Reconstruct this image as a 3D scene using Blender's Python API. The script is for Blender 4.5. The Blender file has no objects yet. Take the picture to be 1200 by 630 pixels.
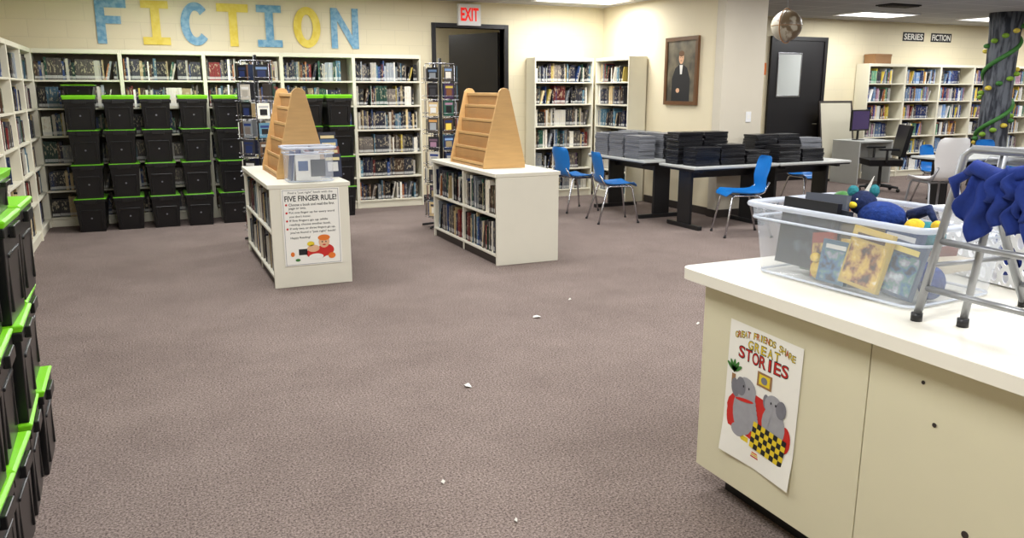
import bpy, math, random
from mathutils import Matrix, Vector
R = random.Random(7)
sc = bpy.context.scene
try:
    sc.view_settings.view_transform = 'Standard'
    sc.view_settings.look = 'None'
except Exception: pass
col_root = sc.collection

def lin(c):
    return tuple(((x/255)/12.92 if x/255 <= .04045 else ((x/255+.055)/1.055)**2.4) for x in c[:3]) + (1,)

def nt(name):
    m = bpy.data.materials.new(name); m.use_nodes = True
    n = m.node_tree.nodes; l = m.node_tree.links
    b = n['Principled BSDF']
    return m, n, l, b

def mat(name, c, rough=.6, metal=0, ns=0, na=.15, bump=0, emit=0, spec=None, stretch=None):
    m, n, l, b = nt(name)
    b.inputs['Base Color'].default_value = lin(c)
    b.inputs['Roughness'].default_value = rough
    b.inputs['Metallic'].default_value = metal
    if spec is not None: b.inputs['Specular IOR Level'].default_value = spec
    if emit:
        b.inputs['Emission Color'].default_value = lin(c)
        b.inputs['Emission Strength'].default_value = emit
    if ns:
        tc = n.new('ShaderNodeTexCoord'); no = n.new('ShaderNodeTexNoise')
        no.inputs['Scale'].default_value = ns; no.inputs['Detail'].default_value = 4
        src = tc.outputs['Object']
        if stretch:
            mp = n.new('ShaderNodeMapping'); mp.inputs['Scale'].default_value = stretch
            l.new(src, mp.inputs['Vector']); src = mp.outputs['Vector']
        l.new(src, no.inputs['Vector'])
        mx = n.new('ShaderNodeMix'); mx.data_type = 'RGBA'
        a = lin(c); d = tuple(x*(1-na) for x in a[:3])+(1,); e = tuple(min(1, x*(1+na)) for x in a[:3])+(1,)
        mx.inputs[6].default_value = d; mx.inputs[7].default_value = e
        l.new(no.outputs['Fac'], mx.inputs[0]); l.new(mx.outputs[2], b.inputs['Base Color'])
        if bump:
            bp = n.new('ShaderNodeBump'); bp.inputs['Strength'].default_value = bump
            bp.inputs['Distance'].default_value = .01
            l.new(no.outputs['Fac'], bp.inputs['Height']); l.new(bp.outputs['Normal'], b.inputs['Normal'])
    return m

def ramp_mat(name, c1, c2, scale, lo=.45, hi=.55, rough=.5, stretch=None, more=None):
    m, n, l, b = nt(name)
    tc = n.new('ShaderNodeTexCoord'); no = n.new('ShaderNodeTexNoise'); no.inputs['Scale'].default_value = scale; no.inputs['Detail'].default_value = 5
    mp = n.new('ShaderNodeMapping'); mp.inputs['Scale'].default_value = stretch or (1, 1, 1)
    l.new(tc.outputs['Object'], mp.inputs['Vector']); l.new(mp.outputs['Vector'], no.inputs['Vector'])
    r = n.new('ShaderNodeValToRGB'); r.color_ramp.elements[0].position = lo; r.color_ramp.elements[1].position = hi
    r.color_ramp.elements[0].color = lin(c1); r.color_ramp.elements[1].color = lin(c2)
    for p, c in (more or []):
        e = r.color_ramp.elements.new(p); e.color = lin(c)
    l.new(no.outputs['Fac'], r.inputs[0]); l.new(r.outputs[0], b.inputs['Base Color']); b.inputs['Roughness'].default_value = rough
    return m

def clear_mat(name, c, op=.3):
    m, n, l, b = nt(name)
    b.inputs['Base Color'].default_value = lin(c); b.inputs['Roughness'].default_value = .12
    tr = n.new('ShaderNodeBsdfTransparent'); mx = n.new('ShaderNodeMixShader')
    mx.inputs[0].default_value = op
    l.new(tr.outputs[0], mx.inputs[1]); l.new(b.outputs[0], mx.inputs[2])
    l.new(mx.outputs[0], n['Material Output'].inputs['Surface'])
    return m

def wall_mat(name, c):
    m, n, l, b = nt(name)
    tc = n.new('ShaderNodeTexCoord'); s = n.new('ShaderNodeSeparateXYZ'); cb = n.new('ShaderNodeCombineXYZ')
    ad = n.new('ShaderNodeMath'); ad.operation = 'ADD'
    l.new(tc.outputs['Object'], s.inputs[0]); l.new(s.outputs[0], ad.inputs[0]); l.new(s.outputs[1], ad.inputs[1])
    l.new(ad.outputs[0], cb.inputs[0]); l.new(s.outputs[2], cb.inputs[1])
    br = n.new('ShaderNodeTexBrick'); br.inputs['Scale'].default_value = 1
    br.inputs['Brick Width'].default_value = .4; br.inputs['Row Height'].default_value = .2
    br.inputs['Mortar Size'].default_value = .006; br.inputs['Mortar Smooth'].default_value = .6
    a = lin(c)
    br.inputs['Color1'].default_value = a; br.inputs['Color2'].default_value = tuple(x*.98 for x in a[:3])+(1,)
    br.inputs['Mortar'].default_value = tuple(x*.92 for x in a[:3])+(1,)
    l.new(cb.outputs[0], br.inputs['Vector'])
    l.new(br.outputs['Color'], b.inputs['Base Color'])
    bp = n.new('ShaderNodeBump'); bp.invert = True; bp.inputs['Strength'].default_value = .2; bp.inputs['Distance'].default_value = .004
    l.new(br.outputs['Fac'], bp.inputs['Height']); l.new(bp.outputs['Normal'], b.inputs['Normal'])
    b.inputs['Roughness'].default_value = .55
    return m

def carpet_mat():
    m, n, l, b = nt('carpet')
    tc = n.new('ShaderNodeTexCoord')
    f = n.new('ShaderNodeTexNoise'); f.inputs['Scale'].default_value = 105; f.inputs['Detail'].default_value = 6; f.inputs['Roughness'].default_value = .75
    g = n.new('ShaderNodeTexNoise'); g.inputs['Scale'].default_value = 1.1; g.inputs['Detail'].default_value = 9; g.inputs['Roughness'].default_value = .75
    for q in (f, g): l.new(tc.outputs['Object'], q.inputs['Vector'])
    r = n.new('ShaderNodeValToRGB'); r.color_ramp.elements[0].position = .38; r.color_ramp.elements[1].position = .63
    r.color_ramp.elements[0].color = lin((76, 65, 61)); r.color_ramp.elements[1].color = lin((170, 154, 146))
    l.new(f.outputs['Fac'], r.inputs[0])
    mx = n.new('ShaderNodeMix'); mx.data_type = 'RGBA'; mx.blend_type = 'MULTIPLY'; mx.inputs[0].default_value = 1
    r2 = n.new('ShaderNodeValToRGB'); r2.color_ramp.elements[0].position = .38; r2.color_ramp.elements[1].position = .62
    r2.color_ramp.elements[0].color = (.8, .79, .79, 1); r2.color_ramp.elements[1].color = (1, 1, 1, 1)
    l.new(g.outputs['Fac'], r2.inputs[0]); l.new(r.outputs[0], mx.inputs[6]); l.new(r2.outputs[0], mx.inputs[7])
    l.new(mx.outputs[2], b.inputs['Base Color'])
    bp = n.new('ShaderNodeBump'); bp.inputs['Strength'].default_value = .35; bp.inputs['Distance'].default_value = .004
    l.new(f.outputs['Fac'], bp.inputs['Height']); l.new(bp.outputs['Normal'], b.inputs['Normal'])
    b.inputs['Roughness'].default_value = .95; b.inputs['Specular IOR Level'].default_value = .1
    return m

def ceil_mat():
    m, n, l, b = nt('ceiling_tile')
    tc = n.new('ShaderNodeTexCoord')
    br = n.new('ShaderNodeTexBrick'); br.offset = 0; br.inputs['Scale'].default_value = 1
    br.inputs['Brick Width'].default_value = 1.2; br.inputs['Row Height'].default_value = .6
    br.inputs['Mortar Size'].default_value = .012
    br.inputs['Color1'].default_value = lin((170, 169, 169)); br.inputs['Color2'].default_value = lin((162, 161, 162))
    br.inputs['Mortar'].default_value = lin((200, 198, 196))
    l.new(tc.outputs['Object'], br.inputs['Vector']); l.new(br.outputs['Color'], b.inputs['Base Color'])
    b.inputs['Roughness'].default_value = .9
    return m

def book_mat():
    m, n, l, b = nt('book_covers')
    at = n.new('ShaderNodeAttribute'); at.attribute_name = 'Col'
    uv = n.new('ShaderNodeUVMap'); uv.uv_map = 'UVMap'
    s = n.new('ShaderNodeSeparateXYZ'); l.new(uv.outputs[0], s.inputs[0])
    def band(lo, hi):
        a = n.new('ShaderNodeMath'); a.operation = 'GREATER_THAN'; a.inputs[1].default_value = lo
        c = n.new('ShaderNodeMath'); c.operation = 'LESS_THAN'; c.inputs[1].default_value = hi
        d = n.new('ShaderNodeMath'); d.operation = 'MULTIPLY'
        l.new(s.outputs[1], a.inputs[0]); l.new(s.outputs[1], c.inputs[0]); l.new(a.outputs[0], d.inputs[0]); l.new(c.outputs[0], d.inputs[1])
        return d
    lab = band(.06, .2)
    tit = band(.34, .9)
    tc = n.new('ShaderNodeTexCoord'); no = n.new('ShaderNodeTexNoise'); no.inputs['Scale'].default_value = 1; no.inputs['Detail'].default_value = 2
    mp = n.new('ShaderNodeMapping'); mp.inputs['Scale'].default_value = (55, 55, 26)
    l.new(tc.outputs['Object'], mp.inputs['Vector']); l.new(mp.outputs['Vector'], no.inputs['Vector'])
    g = n.new('ShaderNodeMath'); g.operation = 'GREATER_THAN'; g.inputs[1].default_value = .57; l.new(no.outputs['Fac'], g.inputs[0])
    tm = n.new('ShaderNodeMath'); tm.operation = 'MULTIPLY'; l.new(tit.outputs[0], tm.inputs[0]); l.new(g.outputs[0], tm.inputs[1])
    tm2 = n.new('ShaderNodeMath'); tm2.operation = 'MULTIPLY'; tm2.inputs[1].default_value = .5; l.new(tm.outputs[0], tm2.inputs[0])
    m1 = n.new('ShaderNodeMix'); m1.data_type = 'RGBA'; m1.inputs[7].default_value = lin((220, 206, 172))
    l.new(tm2.outputs[0], m1.inputs[0]); l.new(at.outputs['Color'], m1.inputs[6])
    m2 = n.new('ShaderNodeMix'); m2.data_type = 'RGBA'; m2.inputs[7].default_value = lin((225, 225, 220))
    lb = n.new('ShaderNodeMath'); lb.operation = 'MULTIPLY'; lb.inputs[1].default_value = .6; l.new(lab.outputs[0], lb.inputs[0])
    l.new(lb.outputs[0], m2.inputs[0]); l.new(m1.outputs[2], m2.inputs[6])
    l.new(m2.outputs[2], b.inputs['Base Color']); b.inputs['Roughness'].default_value = .4
    return m

class MB:
    def __init__(s):
        s.v = []; s.f = []; s.mi = []; s.sm = []; s.c = []; s.uv = []; s.mats = []; s.M = Matrix()
    def add(s, vs, fs, m, smooth=False, col=None, uvs=None, M=None):
        o = len(s.v); T = s.M @ M if M is not None else s.M
        s.v += [tuple(T @ Vector(p)) for p in vs]
        if m not in s.mats: s.mats.append(m)
        k = s.mats.index(m)
        for i, f in enumerate(fs):
            s.f.append([o+j for j in f]); s.mi.append(k); s.sm.append(smooth); s.c.append(col or (1, 1, 1, 1))
            s.uv.append(uvs[i] if uvs else None)
    def box(s, x0, y0, z0, x1, y1, z1, m, col=None, M=None, shear=0, bk=False):
        vs = [(x0, y0, z0), (x1, y0, z0), (x1, y1, z0), (x0, y1, z0), (x0+shear, y0, z1), (x1+shear, y0, z1), (x1+shear, y1, z1), (x0+shear, y1, z1)]
        fs = [(0, 1, 5, 4), (1, 2, 6, 5), (2, 3, 7, 6), (3, 0, 4, 7), (4, 5, 6, 7), (3, 2, 1, 0)]
        uvs = None
        if bk: uvs = [[(0, 0), (1, 0), (1, 1), (0, 1)]]+[[(-1, -1)]*4]*5
        s.add(vs, fs, m, col=col, M=M, uvs=uvs)
    def frus(s, c, b, t, z0, z1, m, M=None):
        x, y = c
        vs = [(x-b[0], y-b[1], z0), (x+b[0], y-b[1], z0), (x+b[0], y+b[1], z0), (x-b[0], y+b[1], z0),
              (x-t[0], y-t[1], z1), (x+t[0], y-t[1], z1), (x+t[0], y+t[1], z1), (x-t[0], y+t[1], z1)]
        s.add(vs, [(0, 1, 5, 4), (1, 2, 6, 5), (2, 3, 7, 6), (3, 0, 4, 7), (4, 5, 6, 7), (3, 2, 1, 0)], m, M=M)
    def tube(s, pts, r, m, n=8, M=None, closed=False):
        P = [Vector(p) for p in pts]; vs = []; fs = []
        rr = r if isinstance(r, (list, tuple)) else [r]*len(P)
        nr = None; K = len(P)
        for i, p in enumerate(P):
            if closed: t = P[(i+1) % K]-P[i-1]
            else: t = P[min(i+1, K-1)]-P[max(i-1, 0)]
            t.normalize()
            if nr is None:
                nr = Vector((0, 0, 1)) if abs(t.z) < .9 else Vector((1, 0, 0))
            nr = (nr-t*nr.dot(t)).normalized(); bt = t.cross(nr)
            for k in range(n):
                a = 2*math.pi*k/n
                vs.append(p+(nr*math.cos(a)+bt*math.sin(a))*rr[i])
        for i in range(K if closed else K-1):
            j = (i+1) % K
            for k in range(n):
                fs.append((i*n+k, i*n+(k+1) % n, j*n+(k+1) % n, j*n+k))
        if not closed:
            fs.append(tuple(range(n))[::-1]); fs.append(tuple((K-1)*n+k for k in range(n)))
        s.add(vs, fs, m, smooth=True, M=M)
    def cyl(s, x, y, z0, z1, r0, r1, m, n=20, M=None):
        s.tube([(x, y, z0), (x, y, z1)], [r0, r1], m, n, M)
    def sphere(s, c, r, m, nu=16, nv=10, M=None):
        rx, ry, rz = r if isinstance(r, (list, tuple)) else (r, r, r)
        vs = [(c[0], c[1], c[2]+rz)]; fs = []
        for i in range(1, nv):
            th = math.pi*i/nv
            for k in range(nu):
                ph = 2*math.pi*k/nu
                vs.append((c[0]+rx*math.sin(th)*math.cos(ph), c[1]+ry*math.sin(th)*math.sin(ph), c[2]+rz*math.cos(th)))
        vs.append((c[0], c[1], c[2]-rz)); L = len(vs)-1
        for k in range(nu):
            k2 = (k+1) % nu
            fs.append((0, 1+k, 1+k2)); fs.append((L, L-nu+k2, L-nu+k))
            for i in range(nv-2):
                a = 1+i*nu
                fs.append((a+k, a+nu+k, a+nu+k2, a+k2))
        s.add(vs, fs, m, smooth=True, M=M)
    def prism(s, poly, d0, d1, m, M):
        n = len(poly)
        vs = [(x, y, d0) for x, y in poly]+[(x, y, d1) for x, y in poly]
        fs = [tuple(range(n))[::-1], tuple(range(n, 2*n))]+[(i, (i+1) % n, n+(i+1) % n, n+i) for i in range(n)]
        s.add(vs, fs, m, M=M)
    def poly(s, pts, m, M, z=0, col=None):
        s.add([(x, y, z) for x, y in pts], [tuple(range(len(pts)))], m, M=M, col=col)
    def rect(s, x0, y0, x1, y1, m, M, z=0, col=None):
        s.poly([(x0, y0), (x1, y0), (x1, y1), (x0, y1)], m, M, z, col)
    def ell(s, x, y, rx, ry, m, M, z=0, n=24, rot=0):
        c, q = math.cos(rot), math.sin(rot)
        s.poly([(x+rx*math.cos(t)*c-ry*math.sin(t)*q, y+rx*math.cos(t)*q+ry*math.sin(t)*c) for t in [2*math.pi*i/n for i in range(n)]], m, M, z)
    def text(s, body, m, M, cx, cy, w, h=None, z=.001, bold=0, ex=0):
        cu = bpy.data.curves.new('t', 'FONT'); cu.body = body; cu.size = 1; cu.offset = bold; cu.extrude = ex; cu.resolution_u = 3
        ob = bpy.data.objects.new('t', cu); col_root.objects.link(ob)
        dg = bpy.context.evaluated_depsgraph_get(); dg.update()
        me = bpy.data.meshes.new_from_object(ob.evaluated_get(dg))
        vs = [v.co.copy() for v in me.vertices]; fs = [tuple(p.vertices) for p in me.polygons]
        bpy.data.objects.remove(ob); bpy.data.curves.remove(cu); bpy.data.meshes.remove(me)
        if not vs: return
        x0 = min(v.x for v in vs); x1 = max(v.x for v in vs); y0 = min(v.y for v in vs); y1 = max(v.y for v in vs)
        sx = w/(x1-x0); sy = (h/(y1-y0)) if h else sx
        s.add([((v.x-(x0+x1)/2)*sx+cx, (v.y-(y0+y1)/2)*sy+cy, v.z+z) for v in vs], fs, m, M=M)
    def obj(s, name, loc=(0, 0, 0), rz=0, bevel=0, seg=2, subs=0, solid=0):
        me = bpy.data.meshes.new(name); me.from_pydata(s.v, [], s.f)
        for m in s.mats: me.materials.append(m)
        me.polygons.foreach_set('material_index', s.mi); me.polygons.foreach_set('use_smooth', s.sm)
        if any(u for u in s.uv) or any(c != (1, 1, 1, 1) for c in s.c):
            ca = me.color_attributes.new('Col', 'FLOAT_COLOR', 'CORNER'); ul = me.uv_layers.new(name='UVMap')
            cc = []; uu = []
            for f, c, u in zip(s.f, s.c, s.uv):
                for i in range(len(f)):
                    cc += c; uu += (u[i] if u else (-1, -1))
            ca.data.foreach_set('color', cc); ul.data.foreach_set('uv', uu)
        me.update()
        return place(me, name, loc, rz, bevel, seg, subs, solid)

def place(me, name, loc=(0, 0, 0), rz=0, bevel=0, seg=2, subs=0, solid=0):
    ob = bpy.data.objects.new(name, me); col_root.objects.link(ob)
    ob.location = loc; ob.rotation_euler = (0, 0, rz)
    if solid:
        q = ob.modifiers.new('s', 'SOLIDIFY'); q.thickness = solid
    if bevel:
        q = ob.modifiers.new('b', 'BEVEL'); q.width = bevel; q.segments = seg; q.limit_method = 'ANGLE'; q.angle_limit = math.radians(40)
    if subs:
        q = ob.modifiers.new('u', 'SUBSURF'); q.levels = subs; q.render_levels = subs
    return ob

def pl(o, r, u):
    r = Vector(r).normalized(); u = Vector(u).normalized(); n = r.cross(u)
    return Matrix(((r.x, u.x, n.x, o[0]), (r.y, u.y, n.y, o[1]), (r.z, u.z, n.z, o[2]), (0, 0, 0, 1)))
def T(x, y, z=0, rz=0): return Matrix.Translation((x, y, z)) @ Matrix.Rotation(rz, 4, 'Z')

# ---------------------------------------------------------------- materials
WALL = wall_mat('painted_block', (229, 218, 186))
WALL2 = mat('painted_plaster', (233, 221, 190), .6, ns=3, na=.03)
COLM = mat('column_paint', (210, 202, 184), .6, ns=3, na=.03)
CARPET = carpet_mat(); CEIL = ceil_mat(); BOOK = book_mat()
TRIM = mat('dark_trim', (52, 44, 40), .6)
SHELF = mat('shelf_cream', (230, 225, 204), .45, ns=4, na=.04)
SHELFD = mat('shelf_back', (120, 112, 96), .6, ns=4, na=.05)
WHITEP = mat('white_laminate', (226, 222, 206), .4, ns=5, na=.03)
CTOP = mat('counter_laminate', (238, 234, 221), .35, ns=6, na=.02)
CFACE = mat('counter_face', (219, 213, 184), .45, ns=5, na=.03)
WOOD = mat('birch_ply', (204, 163, 106), .5, ns=6, na=.14, stretch=(1, 1, 8))
WOODD = mat('birch_step', (182, 138, 86), .55, ns=6, na=.14)
BLK = mat('black_plastic', (17, 17, 19), .3, ns=12, na=.2)
BLKM = mat('black_metal', (24, 24, 26), .4)
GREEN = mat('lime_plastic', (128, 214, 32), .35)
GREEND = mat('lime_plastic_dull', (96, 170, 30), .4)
BLUE = mat('blue_plastic', (22, 112, 190), .35, ns=5, na=.06)
BLUEC = mat('blue_cloth', (20, 46, 124), .9, ns=30, na=.3, bump=.4)
CHROME = mat('chrome', (190, 190, 195), .25, 1)
STEEL = mat('grey_tube', (158, 160, 164), .35, .6)
TTOP = mat('table_top', (190, 192, 188), .4, ns=10, na=.04)
GREYL = mat('laptop_grey', (126, 128, 134), .4, ns=20, na=.08)
BLKL = mat('laptop_black', (24, 24, 28), .35)
PAPER = mat('paper', (240, 238, 230), .7)
INK = mat('ink', (22, 22, 24), .6)
RED = mat('red_ink', (200, 38, 30), .6)
YEL = mat('yellow_ink', (228, 200, 40), .6)
GRN = mat('green_ink', (60, 120, 50), .6)
GREYI = mat('grey_ink', (158, 158, 164), .6, ns=40, na=.12)
GREYD = mat('grey_ink_dark', (120, 120, 128), .6, ns=40, na=.12)
SKIN = mat('skin_ink', (226, 178, 140), .6)
ORA = mat('orange_ink', (226, 120, 40), .6)
LBLUE = ramp_mat('letter_blue', (96, 152, 188), (140, 182, 204), 18, .4, .6)
LYEL = ramp_mat('letter_yellow', (224, 198, 62), (234, 212, 90), 14, .4, .6)
CLEAR = clear_mat('clear_plastic', (222, 230, 242), .27)
CLEARE = clear_mat('clear_rim', (226, 233, 246), .6)
LIGHT = mat('light_diffuser', (255, 255, 250), .5, emit=3)
WHT = mat('white_plastic', (236, 236, 236), .4)
BRN = mat('brown_card', (150, 112, 74), .8, ns=6, na=.1)
DOORM = mat('door_black', (26, 24, 26), .4)
GLASSW = mat('door_pane', (196, 200, 196), .3)

# ---------------------------------------------------------------- room
XL, XR, YB, YF, ZC = -1.42, 19.0, 11.13, -4.0, 2.82
def slab(name, a, m):
    b = MB(); b.box(*a, m); return b.obj(name)
slab('floor', (XL-.2, YF-.2, -.1, XR+.2, 14, 0), CARPET)
slab('ceiling', (XL-.2, YF-.2, ZC, XR+.2, 14, ZC+.1), CEIL)
slab('wall_left', (XL-.15, YF, 0, XL, YB, ZC), WALL)
slab('wall_front', (XL-.15, YF-.15, 0, XR+.15, YF, ZC), WALL)
slab('wall_right', (XR, YF, 0, XR+.15, YB, ZC), WALL)
D0, D1, DH = 3.86, 4.92, 2.46
b = MB(); b.box(XL-.15, YB, 0, D0, YB+.15, ZC, WALL); b.obj('wall_back')
b = MB(); b.box(D1, YB, 0, XR+.15, YB+.15, ZC, WALL); b.obj('wall_back')
b = MB(); b.box(D0, YB, DH, D1, YB+.15, ZC, WALL); b.obj('wall_back')
b = MB(); b.box(6.6, 8.32, 0, 7.17, YB, ZC, WALL2); b.obj('wall_partition')
b = MB(); b.box(6.55, 8.16, 0, 7.2, 8.32, ZC, COLM); b.obj('wall_column')
for q in ((2.6, 13.4, 6.6, 13.55), (2.45, YB+.15, 2.6, 13.55), (6.6, YB+.15, 6.75, 13.55)):
    b = MB(); b.box(q[0], q[1], 0, q[2], q[3], ZC, WALL); b.obj('wall_corridor')
b = MB(); b.box(XL, YB-.015, 0, D0-.07, YB, .1, TRIM); b.box(D1+.07, YB-.015, 0, 5.2, YB, .1, TRIM); b.obj('baseboard_back')
b = MB(); b.box(6.585, 8.32, 0, 6.6, 9.84, .1, TRIM); b.box(6.53, 8.145, 0, 7.22, 8.16, .1, TRIM); b.box(6.535, 8.16, 0, 6.55, 8.32, .1, TRIM); b.obj('baseboard_partition')
b = MB(); b.box(7.2, YB-.015, 0, 8.55, YB, .1, TRIM); b.obj('baseboard_far')
b = MB()
b.box(D0-.06, YB-.03, 0, D0, YB+.17, DH+.06, DOORM); b.box(D1, YB-.03, 0, D1+.06, YB+.17, DH+.06, DOORM)
b.box(D0, YB-.03, DH, D1, YB+.17, DH+.06, DOORM)
L = T(D1-.01, YB+.18, 0, math.radians(180-65))
b.box(0, -.022, .01, 1.02, .022, DH-.03, DOORM, M=L)
b.cyl(.94, 0, 1.0, 1.02, .01, .01, CHROME, M=L)
b.tube([(.94, .03, 1.02), (.94, .07, 1.02), (.84, .07, 1.02)], .011, CHROME, M=L)
b.obj('door_1', bevel=.003)
b = MB(); x0, x1 = 9.98, 11.12
b.box(x0-.07, YB-.05, 0, x0, YB, DH+.04, DOORM); b.box(x1, YB-.05, 0, x1+.07, YB, DH+.04, DOORM); b.box(x0, YB-.05, DH-.03, x1, YB, DH+.04, DOORM)
b.box(x0, YB-.03, 0, x1, YB-.002, DH-.03, DOORM)
zb = 1.5
b.box(x0+.12, YB-.036, zb, x0+.62, YB-.03, 2.2, GLASSW)
for q in ((x0+.1, zb-.03, x0+.64, zb), (x0+.1, 2.2, x0+.64, 2.23), (x0+.1, zb, x0+.12, 2.2), (x0+.62, zb, x0+.64, 2.2)):
    b.box(q[0], YB-.042, q[1], q[2], YB-.03, q[3], CHROME)
b.tube([(x1-.1, YB-.03, 1.0), (x1-.1, YB-.08, 1.0), (x1-.2, YB-.08, 1.0)], .012, CHROME)
b.obj('door_2', bevel=.003)

def fixture(x, y, p=43, w=1.2, d=.6):
    b = MB(); b.box(-w/2, -d/2, -.012, w/2, d/2, 0, LIGHT)
    for q in ((-w/2-.03, -d/2-.03, w/2+.03, -d/2), (-w/2-.03, d/2, w/2+.03, d/2+.03), (-w/2-.03, -d/2, -w/2, d/2), (w/2, -d/2, w/2+.03, d/2)):
        b.box(q[0], q[1], -.02, q[2], q[3], 0, WHT)
    b.obj('ceiling_light', (x, y, ZC))
    l = bpy.data.lights.new('ceiling_lamp', 'AREA'); l.shape = 'RECTANGLE'; l.size = w; l.size_y = d; l.energy = p; l.color = (.985, .99, 1)
    o = bpy.data.objects.new('ceiling_lamp', l); col_root.objects.link(o); o.location = (x, y, ZC-.03)
for x, y in [(.4, -1.5), (3.0, -1.5), (.4, 1.4), (3.0, 1.4), (5.8, .5), (.4, 4.3), (3.0, 4.3), (5.8, 4.0), (8.5, 4.0), (.4, 7.2), (3.0, 7.2), (5.6, 7.0), (.6, 9.6), (3.1, 9.6), (5.7, 10.2),
             (8.5, 7.0), (11.2, 4), (11.2, 7), (11.2, 10.1), (13.9, 9.9), (13.9, 6.6), (16.5, 9.8)]:
    fixture(x, y)
l = bpy.data.lights.new('corridor_lamp', 'AREA'); l.size = .6; l.energy = 22
o = bpy.data.objects.new('corridor_lamp', l); col_root.objects.link(o); o.location = (3.6, 12.6, ZC-.05)
b = MB(); b.box(-.3, -.15, -.02, .3, .15, 0, BLKM)
for i in range(6): b.box(-.28, -.13+.045*i, -.03, .28, -.11+.045*i, -.02, TRIM)
b.obj('ceiling_vent', (10.3, 8.9, ZC))

# ---------------------------------------------------------------- books & shelves
PAL = [((24, 30, 60), 5), ((20, 20, 24), 7), ((232, 226, 212), 7), ((116, 36, 34), 2), ((44, 66, 112), 4), ((90, 66, 48), 4), ((196, 174, 130), 4), ((36, 78, 64), 2),
       ((84, 124, 144), 3), ((170, 106, 64), 1), ((110, 102, 96), 5), ((74, 48, 84), 1), ((206, 182, 84), 1), ((52, 52, 60), 5), ((156, 162, 168), 4)]
PALL = [((225, 225, 222), 5), ((120, 150, 190), 3), ((40, 60, 120), 3), ((160, 66, 56), 1), ((226, 200, 84), 2), ((60, 60, 66), 4), ((100, 150, 120), 1), ((210, 156, 90), 2), ((160, 124, 146), 1)]
def pick(p):
    c = R.choices([q[0] for q in p], [q[1] for q in p])[0]; k = R.uniform(.7, 1.15)
    return lin(tuple(min(255, max(0, x*k)) for x in c))
def row(mb, x0, x1, z, y0, hmax, M, pal=PAL, fill=1.0, dep=.15, wmul=1.0):
    x = x0+R.uniform(0, .02); end = x0+(x1-x0)*fill
    while True:
        if R.random() < .14:
            n = R.randint(3, 7); c = pick(pal); w = R.uniform(.014, .028); h = hmax*R.uniform(.75, .97)
        else:
            n = 1; c = pick(pal); w = R.uniform(.009, .034); h = hmax*R.uniform(.7, 1)
        w *= wmul
        for i in range(n):
            if x+w > end: return
            yo = y0+R.uniform(0, .025)
            mb.box(x, yo, z, x+w-.001, yo+dep, z+h*R.uniform(.98, 1), BOOK, col=c, M=M, bk=True)
            x += w
        if R.random() < .06:
            for i in range(2):
                w = R.uniform(.012, .025); h = hmax*R.uniform(.7, .9)
                if x+w+.07 > end: return
                mb.box(x, y0, z, x+w, y0+dep, z+h*.96, BOOK, col=pick(pal), M=M, shear=.05, bk=True); x += w+.002
            x += .055

def bookcase(M, w=.93, h=2.06, d=.3, n=6, pal=PAL, fills=None):
    b = MB(); b.M = M
    t = .022
    b.box(0, 0, 0, t, d, h, SHELF); b.box(w-t, 0, 0, w, d, h, SHELF)
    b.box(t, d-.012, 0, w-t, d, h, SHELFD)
    b.box(t, .0, h-.05, w-t, d-.012, h, SHELF); b.box(t, .02, 0, w-t, .04, .09, SHELF)
    k = MB(); ph = (h-.05-.09)/n
    for i in range(n):
        z = .09+i*ph
        b.box(t, .005, z, w-t, d-.012, z+.022, SHELF)
        f = (fills[i] if fills else R.choice([1, 1, 1, .97, .93, .85, .7]))
        if f > 0:
            row(k, t+.005, w-t-.005, z+.0235, .03+R.uniform(0, .02), ph-.05, M, pal, f)
    b.obj('bookcase', bevel=.003, seg=1); k.obj('library_books')
W = .93
for i in range(5): bookcase(T(-1.12+i*W, 10.81))
for i in range(7): bookcase(T(-1.1, 4.3+i*W, 0, math.radians(90)), w=W-.003)
bookcase(T(5.27, 10.81), w=.99); bookcase(T(6.28, 10.795, 0, math.radians(-90)), w=.93)
bookcase(T(8.6, 10.81))
for i in range(5): bookcase(T(11.95+i*W, 10.81), pal=PALL, fills=[R.choice([.95, .85, .7]) for _ in range(6)])

def island(x0, y0, w=.64, Lg=1.78, h=.855, name='low_bookcase'):
    b = MB(); b.M = T(x0, y0)
    b.box(-.015, -.006, h-.035, w+.015, Lg+.006, h, WHITEP)
    b.box(0, 0, 0, w, .025, h-.035, WHITEP); b.box(0, Lg-.025, 0, w, Lg, h-.035, WHITEP)
    b.box(.01, Lg/2-.012, 0, w-.01, Lg/2+.012, h-.035, WHITEP)
    b.box(w/2-.01, .025, 0, w/2+.01, Lg-.025, h-.035, WHITEP)
    b.box(.02, .025, .0, .035, Lg-.025, .08, TRIM); b.box(w-.035, .025, 0, w-.02, Lg-.025, .08, TRIM)
    for z in (.08, .445):
        b.box(.0, .025, z, w, Lg-.025, z+.022, WHITEP)
    k = MB()
    for z in (.103, .468):
        for j in (0, 1):
            ya = y0+.03+j*(Lg/2-.01); yb = ya+Lg/2-.05
            row(k, 0, yb-ya, z, .02, .32, T(x0, yb, 0, math.radians(-90)), PAL, 1 if j else .97, .2, .8)
            row(k, 0, yb-ya, z, .02, .31, T(x0+w, ya, 0, math.radians(90)), PAL, .9, .2)
    b.obj(name, bevel=.004); k.obj('library_books')
island(.865, 6.62); island(2.87, 6.67)

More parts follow.
